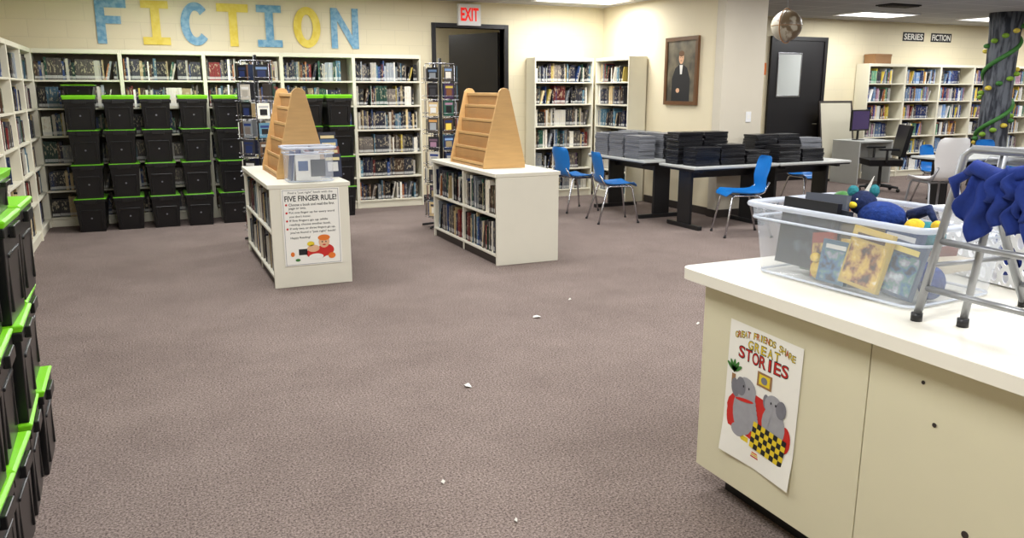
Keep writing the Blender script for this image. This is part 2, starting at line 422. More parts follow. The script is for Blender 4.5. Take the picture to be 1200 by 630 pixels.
def display(x0, y0, w=.44, Lg=.95, h=.76, z=.8555):
    b = MB(); b.M = T(x0, y0, z)
    tri = [(0, 0), (w, 0), (w, .05), (w/2+.055, h-.03), (w/2+.03, h-.005), (w/2, h), (w/2-.03, h-.005), (w/2-.055, h-.03), (0, .05)]
    for y in (0, Lg-.02):
        b.prism(tri, 0, .02, WOOD, pl((0, y+.02, 0), (1, 0, 0), (0, 0, 1)))
    b.box(.01, .02, 0, w-.01, Lg-.02, .02, WOODD)
    n = 5
    for sgn in (0, 1):
        def X(q): return q if not sgn else w-q
        def bx(xa, za, xb, zb, m):
            xs = sorted((X(xa), X(xb))); b.box(xs[0], .02, za, xs[1], Lg-.02, zb, m)
        for i in range(n):
            xi = .012+i*(w/2-.03)/n; xj = .012+(i+1)*(w/2-.03)/n
            zi = .02+i*(h-.08)/n; zj = .02+(i+1)*(h-.08)/n
            bx(xi, zi, xj+.008, zi+.012, WOODD)
            bx(xj, zi, xj+.008, zj+.012, WOODD)
            bx(xi, zi, xi+.008, zi+.035, WOOD)
    b.box(w/2-.03, .02, h-.075, w/2+.03, Lg-.02, h-.045, WOOD)
    b.obj('wooden_book_display', bevel=.003)
display(.99, 7.02, Lg=.9); display(2.93, 7.12, Lg=.92)

def clearbin(name, cx, cy, z, bx, by, tx, ty, h, rz=0):
    b = MB()
    def ring(x, y, zz, n=6):
        r = .04; out = []
        for sx, sy, a0 in ((1, 1, 0), (-1, 1, 90), (-1, -1, 180), (1, -1, 270)):
            for k in range(n):
                a = math.radians(a0+90*k/(n-1)); out.append((sx*(x-r)+r*math.cos(a), sy*(y-r)+r*math.sin(a), zz))
        return out
    rings = [ring(bx, by, .0), ring(bx+.006, by+.006, .01), ring(tx-.012, ty-.012, h-.05), ring(tx-.002, ty-.002, h-.045), ring(tx, ty, h)]
    n = len(rings[0]); vs = sum(rings, []); fs = [tuple(range(n))[::-1]]
    for i in range(len(rings)-1):
        for k in range(n): fs.append((i*n+k, i*n+(k+1) % n, (i+1)*n+(k+1) % n, (i+1)*n+k))
    b.add(vs, fs, CLEAR, smooth=True)
    b.tube(ring(tx+.008, ty+.008, h), .011, CLEARE, 8, closed=True)
    b.tube(ring(bx+.004, by+.004, .008), .005, CLEARE, 6, closed=True)
    b.tube(ring(tx-.004, ty-.004, h-.05), .005, CLEARE, 6, closed=True)
    for s in (-1, 1):
        b.tube([(-.06, s*(ty+.012), h-.03), (-.05, s*(ty+.03), h-.035), (.05, s*(ty+.03), h-.035), (.06, s*(ty+.012), h-.03)], .007, CLEARE, 6)
    return b.obj(name, (cx, cy, z), rz)
clearbin('clear_storage_bin', 1.22, 6.81, .857, .18, .12, .2, .145, .28)
b = MB()
x = 1.06
for i in range(11):
    w = R.uniform(.006, .02); b.box(x, 6.72, .87, x+w, 6.9, .87+R.uniform(.17, .27), BOOK, col=pick(PALL if i % 2 else PAL), shear=R.uniform(-.01, .03)); x += w+.005
b.box(1.1, 6.705, .87, 1.3, 6.712, 1.08, PAPER)
b.box(1.12, 6.703, .95, 1.2, 6.705, 1.03, BOOK, col=lin((60, 90, 140)))
b.box(1.22, 6.702, .9, 1.34, 6.704, 1.04, BOOK, col=lin((60, 64, 70)))
b.obj('magazines')
b = MB()
for i, c in enumerate([(30, 40, 70), (130, 60, 44), (60, 96, 140), (26, 30, 46)]):
    Mx = T(1.468, 7.0+.05*i, .858, 0) @ Matrix.Rotation(math.radians(-8), 4, 'X')
    z1 = .2+.06*i
    b.box(-.075, 0, .0, .075, .008, z1, BOOK, col=lin(c), M=Mx)
    b.box(-.06, -.0015, z1-.055, .06, 0, z1-.03, BOOK, col=lin((230, 215, 160)), M=Mx)
    b.box(-.045, -.0015, z1-.15, .045, 0, z1-.07, BOOK, col=pick(PALL), M=Mx)
b.obj('picture_books')

b = MB()
b.box(.955, 6.612, .18, 1.425, 6.6195, .815, PAPER)
P = pl((1.19, 6.6115, .497), (1, 0, 0), (0, 0, 1))
for q in ((-.225, -.31, .225, -.306), (-.225, .306, .225, .31), (-.225, -.31, -.221, .31), (.221, -.31, .225, .31)): b.rect(*q, GREYI, P, .0006)
b.text('Find a "just right" book with the', INK, P, 0, .285, .36, .024)
b.text('FIVE FINGER RULE!', INK, P, 0, .24, .42, .046, bold=.02)
for i, t in enumerate(['Choose a book and read the first', 'page or two.', 'Put one finger up for every word', "you don't know.", 'If five fingers go up while', 'reading, choose another book.', 'If only two or three fingers go up,', "you've found a \"just right\" book!"]):
    b.text(t, INK, P, -.18+min(.37, .0115*len(t))/2, .19-i*.033, min(.37, .0115*len(t)), .022, bold=.01)
    if i % 2 == 0: b.ell(-.2, .19-i*.033, .009, .009, RED, P, .001, 10)
b.text('Happy Reading!', INK, P, -.1, -.085, .16, .022, bold=.01)
for (x, y, rx, ry, m, z) in [(.03, -.22, .09, .05, RED, .001), (.09, -.13, .045, .05, SKIN, .0014), (.09, -.095, .05, .025, ORA, .0018), (.0, -.18, .05, .03, SKIN, .0018), (.1, -.2, .07, .05, RED, .0012), (.02, -.25, .06, .025, PAPER, .002), (.15, -.25, .03, .025, ORA, .002),
                            (-.02, -.14, .03, .02, YEL, .0018), (-.17, -.22, .016, .02, ORA, .001), (-.13, -.27, .02, .012, GRN, .001), (.075, -.13, .005, .007, INK, .0022), (.105, -.13, .005, .007, INK, .0022), (.09, -.155, .014, .006, RED, .0022)]:
    b.ell(x, y, rx, ry, m, P, z)
b.rect(-.12, -.23, -.05, -.18, INK, P, .001)
b.obj('reading_rule_poster')

def spinner(x, y, h=1.95, r=.17):
    b = MB(); b.M = T(x, y)
    b.cyl(0, 0, 0, h, .018, .018, BLKM)
    for i in range(5):
        a = 2*math.pi*i/5; b.tube([(0, 0, .06), (.25*math.cos(a), .25*math.sin(a), .02)], .014, BLKM)
    ns = 6
    for zc in (.12, h-.06):
        b.tube([(r*math.cos(2*math.pi*(i+.5)/ns), r*math.sin(2*math.pi*(i+.5)/ns), zc) for i in range(ns)], .004, CHROME, 6, closed=True)
    for i in range(ns):
        a = 2*math.pi*(i+.5)/ns
        b.M = T(x, y)
        b.tube([(r*math.cos(a), r*math.sin(a), .12), (r*math.cos(a), r*math.sin(a), h-.06)], .004, CHROME, 6)
        b.tube([(0, 0, h-.06), (r*math.cos(a), r*math.sin(a), h-.06)], .004, CHROME, 6)
        b.tube([(0, 0, .12), (r*math.cos(a), r*math.sin(a), .12)], .004, CHROME, 6)
        M = T(x, y, 0, 2*math.pi*i/ns+.2); rr = r*.9
        b.M = Matrix(); nt_ = 9
        for j in range(nt_):
            z = .14+j*(h-.22)/nt_
            if R.random() < .93:
                hh = R.uniform(.16, .19); w = R.uniform(.055, .072)
                n = R.randint(1, 3)
                for q in range(n):
                    o = q*.012; c = pick(PAL)
                    b.box(-w, -rr-.02-o, z+.01+(n-q)*.004, w, -rr-.012-o, z+hh, BOOK, col=c, M=M)
                    if q == n-1:
                        b.box(-w*.8, -rr-.0205-o, z+hh-.05, w*.8, -rr-.02-o, z+hh-.025, BOOK, col=pick(PALL), M=M)
                        b.box(-w*.6, -rr-.0205-o, z+.05, w*.6, -rr-.02-o, z+hh-.06, BOOK, col=pick(PAL+PALL), M=M)
            for dz in (0, .045):
                b.tube([(-.075, -rr, z+dz), (-.075, -rr-.055, z+dz), (.075, -rr-.055, z+dz), (.075, -rr, z+dz)], .0025, CHROME, 5, M=M)
    b.obj('book_spinner_rack')
spinner(1.1, 8.85); spinner(3.15, 8.95)

# ---------------------------------------------------------------- totes
def tote_mesh(lid, gm, w=.155, tp=.86):
    b = MB(); H = .385; d = .24
    b.frus((0, 0), (w*tp, d*(tp+.03)), (w, d), 0, H-lid-.01, BLK)
    b.frus((0, 0), (w+.006, d+.006), (w+.006, d+.006), H-lid-.035, H-lid, BLK)
    b.frus((0, 0), (w+.006, d+.006), (w+.014, d+.014), H-lid, H-.006, gm)
    b.frus((0, 0), (w+.014, d+.014), (w+.002, d+.002), H-.006, H, gm)
    for s in (-1, 1):
        ys = sorted((s*(d*.9), s*(d*.99)))
        for q in (-.11, .11): b.box(q-.006, ys[0], .04, q+.006, ys[1], .25, BLK)
        ya, yb = sorted((s*d*.93, s*(d+.004))); b.box(-.11, ya, .24, .11, yb, .255, BLK)
        ys = sorted((s*d, s*(d+.024))); b.box(-.07, ys[0], H-lid-.05, .07, ys[1], H-.008 if gm is GREEND else H-lid-.004, BLK)
        xs = sorted((s*w, s*(w+.014))); b.box(xs[0], -.09, H-lid-.05, xs[1], .09, H-lid-.008, BLK)
        P = pl((.0, s*(d*.955+.001), .16), (-s, 0, 0), (0, s*.09, 1)) if s > 0 else pl((0, -(d*.955+.001), .16), (1, 0, 0), (0, -.09, 1))
        b.ell(0, 0, .01, .01, GREYD, P, .002, 12)
    me = b.obj('storage_tote', (0, -50, 0)); m = me.data; bpy.data.objects.remove(me); return m
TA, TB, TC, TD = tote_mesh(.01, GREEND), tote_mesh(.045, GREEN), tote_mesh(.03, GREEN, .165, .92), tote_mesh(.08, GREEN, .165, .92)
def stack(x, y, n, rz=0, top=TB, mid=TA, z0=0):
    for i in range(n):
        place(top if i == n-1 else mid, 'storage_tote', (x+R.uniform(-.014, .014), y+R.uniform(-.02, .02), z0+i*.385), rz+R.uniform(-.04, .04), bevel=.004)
for i, x in enumerate([-.63, -.24, .14, .54, .93, 1.9, 2.28]):
    stack(x, 10.5, 4, 0)
place(TB, 'storage_tote', (-.63, 10.5, 4*.385)).scale = (1, 1, .3)
for i, y in enumerate([3.82, 3.44, 3.06, 2.68, 2.3]):
    stack(-.735, y, 3, math.radians(90), TC, TC)
for y in (3.44,):
    place(TD, 'storage_tote', (-.735, y, 3*.385), math.radians(90), bevel=.004).scale = (1, 1, .4)

# ---------------------------------------------------------------- chairs
def chair_mesh(shell, legs):
    b = MB()
    prof = [(.225, .425, .165), (.21, .447, .19), (.17, .455, .205), (.09, .448, .21), (0, .442, .212), (-.09, .442, .205), (-.15, .452, .19), (-.19, .485, .172), (-.21, .54, .165), (-.225, .61, .175), (-.245, .69, .19), (-.262, .765, .185), (-.27, .80, .165), (-.273, .815, .12)]
    nx = 10; vs = []; fs = []
    for i, (x, z, hw) in enumerate(prof):
        back = max(0, min(1, (z-.48)/.1)) if x < -.1 else 0
        for k in range(nx+1):
            u = -1+2*k/nx; e = abs(u)**2.5
            vs.append((x+.045*back*u*u, u*hw, z+(1-back)*.02*e-(0.02*e if i < 2 else 0)))
    for i in range(len(prof)-1):
        for k in range(nx):
            a = i*(nx+1)+k; fs.append((a, a+1, a+nx+2, a+nx+1))
    b.add(vs, fs, shell, smooth=True)
    dn = [(x, y, z-.008) for x, y, z in vs]
    b.add(dn, [f[::-1] for f in fs], shell, smooth=True)
    n1 = nx+1; K = len(prof); edge = [k for k in range(n1)]+[i*n1+nx for i in range(1, K)]+[(K-1)*n1+k for k in range(nx-1, -1, -1)]+[i*n1 for i in range(K-2, 0, -1)]
    ev = [vs[k] for k in edge]+[dn[k] for k in edge]; n = len(edge)
    b.add(ev, [(i, n+i, n+(i+1) % n, (i+1) % n) for i in range(n)], shell)
    for s in (-1, 1):
        b.tube([(.235, s*.215, 0), (.2, s*.195, .2), (.165, s*.172, .405), (.14, s*.165, .425), (-.1, s*.16, .425), (-.13, s*.168, .41), (-.2, s*.2, .18), (-.25, s*.225, 0)], .0115, legs, 8)
        b.tube([(-.1, s*.16, .425), (-.17, s*.165, .46), (-.222, s*.15, .56)], .0105, legs, 8)
        for x, y in ((.235, .215), (-.25, .225)): b.cyl(x, s*y, 0, .02, .015, .015, BLKM, 10)
    for x in (.13, -.08): b.tube([(x, -.165, .42), (x, .165, .42)], .009, legs, 8)
    o = b.obj('school_chair', (0, -50, 0)); m = o.data; bpy.data.objects.remove(o); return m
CH = chair_mesh(BLUE, CHROME)
CHW = chair_mesh(WHT, STEEL)
place(CH, 'school_chair', (5.24, 9.52, 0), math.radians(5)).scale = (1.06, 1.06, 1.06)
place(CH, 'school_chair', (5.24, 8.5, 0), math.radians(-12)).scale = (1.06, 1.06, 1.06)
place(CH, 'school_chair', (6.05, 7.08, 0), math.radians(160)).scale = (1.08, 1.08, 1.08)

def table(x0, y0, x1, y1, h=.74, along='x', name='work_table'):
    b = MB()
    b.box(x0, y0, h-.028, x1, y1, h, TTOP); b.box(x0+.01, y0+.01, h-.045, x1-.01, y1-.01, h-.028, BLKM)
    if along == 'x':
        for x in (x0+.15, x1-.15):
            b.box(x-.02, (y0+y1)/2-.12, .05, x+.02, (y0+y1)/2+.12, h-.045, BLKM)
            b.box(x-.03, y0+.04, 0, x+.03, y1-.04, .05, BLKM); b.box(x-.025, y0+.06, h-.075, x+.025, y1-.06, h-.045, BLKM)
        b.box(x0+.17, (y0+y1)/2-.012, h-.16, x1-.17, (y0+y1)/2+.012, h-.08, BLKM)
    else:
        for y in (y0+.15, y1-.15):
            b.box((x0+x1)/2-.12, y-.02, .05, (x0+x1)/2+.12, y+.02, h-.045, BLKM)
            b.box(x0+.04, y-.03, 0, x1-.04, y+.03, .05, BLKM); b.box(x0+.06, y-.025, h-.075, x1-.06, y+.025, h-.045, BLKM)
        b.box((x0+x1)/2-.012, y0+.17, h-.16, (x0+x1)/2+.012, y1-.17, h-.08, BLKM)
    b.obj(name, bevel=.006)
table(5.58, 8.36, 6.33, 9.75, along='y')
table(5.62, 7.4, 6.85, 8.1); table(6.88, 7.4, 8.02, 8.1)
def laptops(x, y, n, m, z=.741, rz=0, w=.17, d=.12, name='laptop_stack'):
    b = MB()
    for i in range(n):
        M = T(R.uniform(-.008, .008), R.uniform(-.008, .008), i*.0265, R.uniform(-.04, .04))
        b.box(-w, -d, 0, w, d, .011, m, M=M); b.box(-w+.004, -d+.004, .011, w-.004, d-.004, .013, BLKM, M=M); b.box(-w, -d, .013, w, d, .0245, m, M=M)
    b.obj(name, (x, y, z), rz, bevel=.003, seg=1)
for x, y, n in [(5.76, 9.5, 11), (6.1, 9.45, 12), (5.76, 9.12, 12), (6.1, 9.08, 12), (5.76, 8.74, 11), (6.1, 8.7, 12)]: laptops(x, y, n, GREYL, rz=math.radians(90), w=.165)
laptops(6.1, 8.45, 12, BLKL, w=.12, d=.08)
for x, y, n in [(5.85, 7.92, 14), (5.88, 7.62, 8), (6.22, 7.92, 14), (6.24, 7.62, 9), (6.62, 7.62, 6)]: laptops(x, y, n, BLKL)
for x, y, n in [(7.0, 7.92, 12), (7.36, 7.92, 12), (7.08, 7.6, 8), (7.73, 7.92, 10), (7.46, 7.6, 6)]: laptops(x, y, n, BLKL if n != 10 else GREYL)

table(9.3, 6.9, 10.7, 7.6); table(11.0, 7.4, 12.4, 8.1); table(8.6, 5.2, 10.0, 5.9); table(11.3, 5.9, 12.7, 6.6)
for x, y, r in [(8.35, 8.5, -90), (9.9, 6.55, 100), (10.4, 8.0, -80), (11.5, 8.5, -90), (11.5, 7.0, 90), (9.3, 4.85, 80), (12.3, 8.5, -100), (9.2, 6.2, 60)]:
    place(CH, 'school_chair', (x, y, 0), math.radians(r))
place(CHW, 'white_chair', (8.35, 6.45, 0), math.radians(75)).scale = (1.1, 1.1, 1.32)
b = MB(); b.M = T(11.1, 10.1)
b.box(0, 0, .71, .8, .6, .74, TTOP); b.box(0, 0, 0, .03, .6, .71, TTOP); b.box(.77, 0, 0, .8, .6, .71, TTOP); b.box(.03, .5, .3, .77, .52, .71, TTOP)
b.obj('computer_desk', bevel=.004)
b = MB(); b.M = T(11.38, 10.4, .741, .15)
b.cyl(0, 0, 0, .012, .11, .1, BLKM); b.box(-.02, .01, .01, .02, .03, .25, BLKM)
b.box(-.26, -.02, .16, .26, .012, .52, BLKM); b.box(-.235, -.0215, .185, .235, -.02, .495, mat('screen', (74, 60, 104), .15))
b.obj('computer_monitor', bevel=.004)
b = MB()
for i in range(5):
    a = 2*math.pi*i/5; c, s = math.cos(a), math.sin(a)
    b.tube([(0, 0, .1), (.3*c, .3*s, .075)], [.03, .018], BLKM); b.sphere((.3*c, .3*s, .032), .032, BLK, 10, 8)
b.cyl(0, 0, .08, .42, .028, .025, BLKM)
b.frus((0, 0), (.25, .25), (.26, .26), .42, .52, BLK)
Mx = Matrix.Translation((-.25, 0, .56)) @ Matrix.Rotation(math.radians(-10), 4, 'Y')
b.frus((0, 0), (.035, .22), (.03, .25), 0, .5, BLK, M=Mx)
b.tube([(-.05, 0, .42), (-.27, 0, .44), (-.3, 0, .7)], .02, BLKM)
for s in (-1, 1): b.tube([(0, s*.22, .45), (.02, s*.3, .5), (.02, s*.3, .68)], .02, BLKM); b.box(-.15, s*.3-.03, .67, .15, s*.3+.03, .7, BLK)
b.obj('office_chair', (10.72, 9.3, 0), math.radians(150), bevel=.02, seg=3)
b = MB(); Mx = Matrix.Translation((10.95, 10.72, 0)) @ Matrix.Rotation(math.radians(-9), 4, 'X')
b.box(0, -.01, .01, .75, .01, 1.4, mat('board_face', (196, 190, 170), .6), M=Mx)
for q in ((-.02, 0, .01, 1.42), (.74, 0, .77, 1.42), (0, 0, .76, .04), (0, 1.39, .76, 1.42)): b.box(q[0], -.018, q[1], q[2], .012, q[3], TRIM, M=Mx)
b.obj('display_board')
b = MB(); b.box(0, 0, 0, .4, .25, .16, BRN); b.box(-.005, -.005, .13, .405, .255, .17, BRN); b.obj('cardboard_box', (12.1, 10.84, 2.061), bevel=.003)
b = MB(); TREE = ramp_mat('tree_paint', (40, 44, 54), (104, 108, 116), 5, .42, .58, .7, (3, 3, .6))
b.M = T(12.95, 9.05)
b.tube([(0, 0, z) for z in (0, .3, .8, 1.4, 2.0, 2.5, ZC)], [.3, .25, .23, .22, .22, .23, .26], TREE, 24)
b.tube([(.24*math.cos(i*.25), .24*math.sin(i*.25), .5+i*.04) for i in range(56)], .035, GRN, 8)
LEAF = mat('leaf', (130, 170, 50), .7)
for i in range(30):
    a = i*.9*.7; z = .5+i*.075
    b.sphere((.245*math.cos(a), .245*math.sin(a), z), (.055, .055, .04), (GRN, LEAF, LEAF, LYEL)[i % 4], 8, 6)
b.obj('tree_painted_column')
GL = ramp_mat('globe_map', (104, 88, 66), (178, 172, 156), 7, .46, .52, .35)
b = MB(); b.sphere((0, 0, 0), .15, GL, 28, 18)
b.tube([(.165*math.cos(t), 0, .165*math.sin(t)) for t in [2*math.pi*i/32 for i in range(32)]], .006, BRN, 6, closed=True)
b.tube([(.151*math.cos(t), .151*math.sin(t), 0) for t in [2*math.pi*i/32 for i in range(32)]], .003, BRN, 6, closed=True)
b.tube([(0, 0, .15), (0, 0, ZC-2.22)], .003, STEEL, 6)
b.obj('hanging_globe', (5.92, 6.43, 2.22), .4)

# ---------------------------------------------------------------- wall items
def letter(ch, x0, x1, m, z0=2.14, z1=2.66):
    b = MB(); P = pl((x0, YB-.012, z0), (1, 0, 0), (0, 0, 1)); w = x1-x0; h = z1-z0; t = .1
    def r(a, c, d, e): b.prism([(a, c), (d, c), (d, e), (a, e)], 0, .006, m, P)
    if ch == 'F': r(0, 0, t, h); r(t, h-t, w, h); r(t, h*.45, w*.8, h*.45+t*.9)
    if ch == 'I': r(w/2-t/2, t*.9, w/2+t/2, h-t*.9); r(.02, 0, w-.02, t*.9); r(.02, h-t*.9, w-.02, h)
    if ch == 'T': r(w/2-t/2, 0, w/2+t/2, h-t); r(0, h-t, w, h)
    if ch == 'N':
        r(0, 0, t*.85, h); r(w-t*.85, 0, w, h); b.prism([(t*.85, h), (t*.85, h-.17), (w-t*.85, 0), (w-t*.85, .17)], 0, .0055, m, P)
    if ch in 'OC':
        n = 40; a0, a1 = (0, 2*math.pi) if ch == 'O' else (math.radians(42), math.radians(318))
        for i in range(n):
            p = a0+(a1-a0)*i/n; q = a0+(a1-a0)*(i+1)/n
            f = lambda a, k: (w/2+(w/2-k)*math.cos(a), h/2+(h/2-k)*math.sin(a))
            b.prism([f(p, 0), f(q, 0), f(q, t), f(p, t)], 0, .006, m, P)
    b.obj('wall_letter')
for ch, a, c, m in [('F', -.41, -.07, LBLUE), ('I', .07, .42, LYEL), ('C', .53, .88, LBLUE), ('T', .96, 1.34, LYEL), ('I', 1.42, 1.77, LBLUE), ('O', 1.9, 2.25, LYEL), ('N', 2.39, 2.76, LBLUE)]: letter(ch, a, c, m)
b = MB(); b.box(4.18, YB-.09, 2.49, 4.52, YB-.031, 2.78, WHT); P = pl((4.35, YB-.091, 2.64), (1, 0, 0), (0, 0, 1))
b.text('EXIT', mat('exit_red', (225, 30, 20), .5, emit=.6), P, 0, 0, .27, .18, bold=.03); b.obj('exit_sign', bevel=.004)
b = MB()
for wd, x in (('SERIES', 13.35), ('FICTION', 14.1)):
    P = pl((x, YB-.006, 2.57), (1, 0, 0), (0, 0, 1)); b.box(x-.28, YB-.006, 2.49, x+.28, YB-.001, 2.65, INK); b.text(wd, PAPER, P, 0, 0, .5, .11, bold=.02, z=.002)
b.obj('series_fiction_sign')
b = MB(); b.box(9.72, YB-.006, 1.85, 9.86, YB-.001, 2.05, ORA); b.obj('orange_notice')
b = MB(); b.box(15.4, 10.8, 1.8, 15.8, 10.806, 2.0, ORA); b.obj('orange_notice')
b = MB(); P = pl((6.58, 9.05, 1.84), (0, -1, 0), (0, 0, 1))
FR = mat('frame_wood', (104, 70, 42), .4, ns=8, na=.2); BGp = ramp_mat('portrait_ground', (70, 66, 56), (128, 118, 96), 5, .35, .65); SU = mat('portrait_suit', (24, 24, 28), .6)
w, h, t = .36, .44, .05
for q in ((-w, -h, w, -h+t), (-w, h-t, w, h), (-w, -h+t, -w+t, h-t), (w-t, -h+t, w, h-t)): b.prism([(q[0], q[1]), (q[2], q[1]), (q[2], q[3]), (q[0], q[3])], -.018, .02, FR, P)
b.prism([(-w+t, -h+t), (w-t, -h+t), (w-t, h-t), (-w+t, h-t)], -.018, .004, BGp, P)
b.poly([(-.2, -.39), (.2, -.39), (.2, -.1), (.13, .04), (.05, .08), (-.05, .08), (-.13, .04), (-.2, -.1)], SU, P, .005)
b.poly([(-.02, -.04), (.02, -.04), (.035, .08), (-.035, .08)], PAPER, P, .0055); b.ell(0, .17, .055, .078, SKIN, P, .006); b.ell(0, .225, .06, .038, FR, P, .0065)
b.ell(-.06, -.25, .04, .03, SKIN, P, .006); b.ell(-.02, .175, .007, .005, INK, P, .007, 8); b.ell(.02, .175, .007, .005, INK, P, .007, 8); b.rect(-.016, .132, .016, .138, INK, P, .007)
b.obj('framed_portrait')
b = MB(); b.box(6.95, 8.152, 1.2, 7.03, 8.159, 1.33, WHT); b.box(6.975, 8.148, 1.24, 7.005, 8.152, 1.29, PAPER); b.obj('light_switch')

# ---------------------------------------------------------------- counter
b = MB()
b.box(1.95, -1.5, .1, 3.05, 1.655, .875, CFACE); b.box(1.95, 1.659, .1, 3.05, 2.46, .875, CFACE); b.box(1.957, 1.65, .1, 3.04, 1.66, .87, TRIM)
b.box(2.04, -1.5, 0, 3.0, 2.38, .1, BLKM)
cnr = lambda x, y, r, a0: [(x+r*math.cos(math.radians(a0+90*i/6)), y+r*math.sin(math.radians(a0+90*i/6))) for i in range(7)]
top = [(1.88, -1.5), (3.12, -1.5)]+cnr(3.09, 2.51, .03, 0)+cnr(1.93, 2.49, .05, 90)
b.prism(top, .875, .92, CTOP, Matrix())
for y, z, r in ((1.47, .79, .006), (1.42, .68, .007), (1.29, .41, .011), (1.15, .7, .006), (1.1, .55, .005)):
    P = pl((1.9495, y, z), (0, -1, 0), (0, 0, 1)); b.prism([(r*math.cos(t), r*math.sin(t)) for t in [i*math.pi/6 for i in range(12)]], 0, .003, TRIM, P)
b.obj('library_counter', bevel=.006)
b = MB(); P = pl((1.9455, 2.114, .493), (0, -1, .06), (0, .06, 1)); w, h = .186, .265
P = P @ Matrix.Rotation(math.radians(-5), 4, 'Z')
vs = []; fs = []
for j in range(9):
    v = -h+2*h*j/8
    for i in range(7):
        u = -w+2*w*i/6; z = .0
        if j < 2: z = .006*(2-j)*(abs(u)/w)
        vs.append((u, v, z))
for j in range(8):
    for i in range(6): a = j*7+i; fs.append((a, a+1, a+8, a+7))
b.add(vs, fs, PAPER, M=P)
def arc(txt, mats, cy, span, bend, size, outline=.012, wf=.6):
    n = len(txt)
    for i, ch in enumerate(txt):
        if ch == ' ': continue
        x = -span/2+span*(i+.5)/n; y = cy-bend*(x/(span/2))**2
        cw = size*wf*(.3 if ch == 'I' else 1)
        b.text(ch, INK, P, x, y, cw+size*.16, size*1.16, z=.0012, bold=.03)
        b.text(ch, mats[i % len(mats)], P, x, y, cw, size, z=.0018, bold=.0)
arc('GREAT FRIENDS SHARE', [YEL, ORA, YEL], .238, .31, .026, .022, wf=.62)
arc('GREAT', [YEL], .196, .17, .0, .03, wf=.8)
arc('STORIES', [RED], .152, .26, -.006, .042, wf=.7)
def E(x, y, rx, ry, m, z, rot=0): b.ell(x, y, rx, ry, m, P, z, 20, rot)
E(-.02, -.07, .15, .09, RED, .0014); E(-.14, -.1, .028, .06, RED, .0016); E(.14, -.09, .028, .05, RED, .0015)
b.rect(-.02, .06, .055, .115, BRN, P, .0015); b.rect(-.01, .068, .045, .107, YEL, P, .0018); E(.017, .087, .016, .014, GREYD, .0022)
E(-.075, -.07, .06, .09, GREYI, .002); E(-.13, .01, .022, .036, GREYD, .0026, .2); E(-.07, .02, .052, .048, GREYI, .0024); E(-.1, .025, .026, .036, GREYD, .0028, .1)
for k in range(6): E(-.035+.006*k, .0-.016*k, .016-.001*k, .014, GREYI, .003+.00005*k)
E(-.045, -.1, .045, .017, GREYI, .0031, -.5); E(-.1, -.15, .035, .025, GREYI, .0031)
E(.08, -.06, .058, .07, GREYI, .0021); E(.075, .01, .046, .042, GREYI, .0025); E(.112, .012, .025, .034, GREYD, .0029, -.1); E(.036, .015, .016, .028, GREYD, .0022, .1)
for k in range(6): E(.06-.003*k, -.005-.014*k, .014-.001*k, .013, GREYI, .003+.00005*k)
for x, y in ((-.085, .03), (-.055, .03), (.062, .02), (.086, .02)): E(x, y, .0035, .005, INK, .0036)
E(-.075, -.022, .05, .007, RED, .0035, .15)
for i in range(8):
    for j in range(5):
        x = -.03+i*.021+.003*j; y = -.185+j*.021-.0015*i
        b.poly([(x, y), (x+.021, y-.0015), (x+.024, y+.0195), (x+.003, y+.021)], (INK if (i+j) % 2 else YEL), P, .0038)
b.rect(-.14, -.18, -.04, -.16, YEL, P, .0019)
for a in (-1, -.5, 0, .5, 1): E(-.145+.022*math.sin(a), .075+.016*math.cos(a), .008, .026, GRN, .0016, -a)
b.rect(-.155, .015, -.135, .06, BRN, P, .0015)
b.text('TIMELESS', INK, P, -.1, -.212, .13, .02, bold=.01); b.text('TREASURES', INK, P, .1, -.212, .13, .02, bold=.01)
for q in ((-.02, -.222, .02, -.217, RED), (-.018, -.214, .018, -.209, YEL), (-.015, -.206, .015, -.201, ORA)): b.rect(*q, P, .0017)
b.text('summer reading', INK, P, .1, -.242, .09, .009)
b.obj('great_stories_poster')

bx, by = 2.33, 2.03
clearbin('clear_storage_bin', bx, by, .922, .21, .32, .24, .365, .26, math.radians(4))
PR1 = ramp_mat('printed_cover_warm', (60, 44, 34), (222, 186, 78), 26, .36, .6, .4, None, [(.44, (150, 96, 50)), (.5, (196, 160, 84)), (.7, (236, 226, 190))])
PR2 = ramp_mat('printed_cover_cool', (30, 40, 66), (200, 210, 220), 24, .36, .66, .4, None, [(.44, (60, 104, 150)), (.5, (96, 140, 130)), (.56, (150, 150, 170))])
PR3 = ramp_mat('printed_cover_dark', (18, 18, 22), (90, 96, 110), 20, .4, .7, .4, None, [(.5, (36, 38, 46))])
b = MB()
def tb(cx, cy, cz, w, d, h, rx, ry, rz, col, face=None, title=None):
    M = Matrix.Translation((cx, cy, cz)) @ Matrix.Rotation(math.radians(rz), 4, 'Z') @ Matrix.Rotation(math.radians(rx), 4, 'X') @ Matrix.Rotation(math.radians(ry), 4, 'Y')
    b.box(-w/2, -d/2, -h/2, w/2, d/2, h/2, BOOK, M=M, col=lin(col))
    if face:
        b.box(-w/2-.001, -d*.45, -h*.44, -w/2, d*.45, h*.26, face, M=M)
    if title:
        b.box(-w/2-.0015, -d*.36, h*.3, -w/2, d*.36, h*.4, BOOK, M=M, col=lin(title))
tb(2.205, 2.21, 1.08, .022, .25, .25, 0, 7, 3, (22, 22, 26), PR3)
tb(2.235, 2.17, 1.07, .02, .22, .23, 3, 8, 0, (40, 44, 52))
tb(2.27, 2.2, 1.1, .02, .2, .25, -3, 9, 0, (90, 96, 110), PR2)
tb(2.165, 2.03, 1.01, .018, .12, .15, 0, 10, 2, (84, 116, 140), PR2, (230, 230, 225))
tb(2.17, 1.9, 1.045, .02, .16, .2, 5, 12, 0, (196, 168, 76), PR1, (70, 40, 30))
tb(2.2, 1.96, 1.04, .02, .17, .22, -6, 10, 0, (84, 74, 50), PR1)
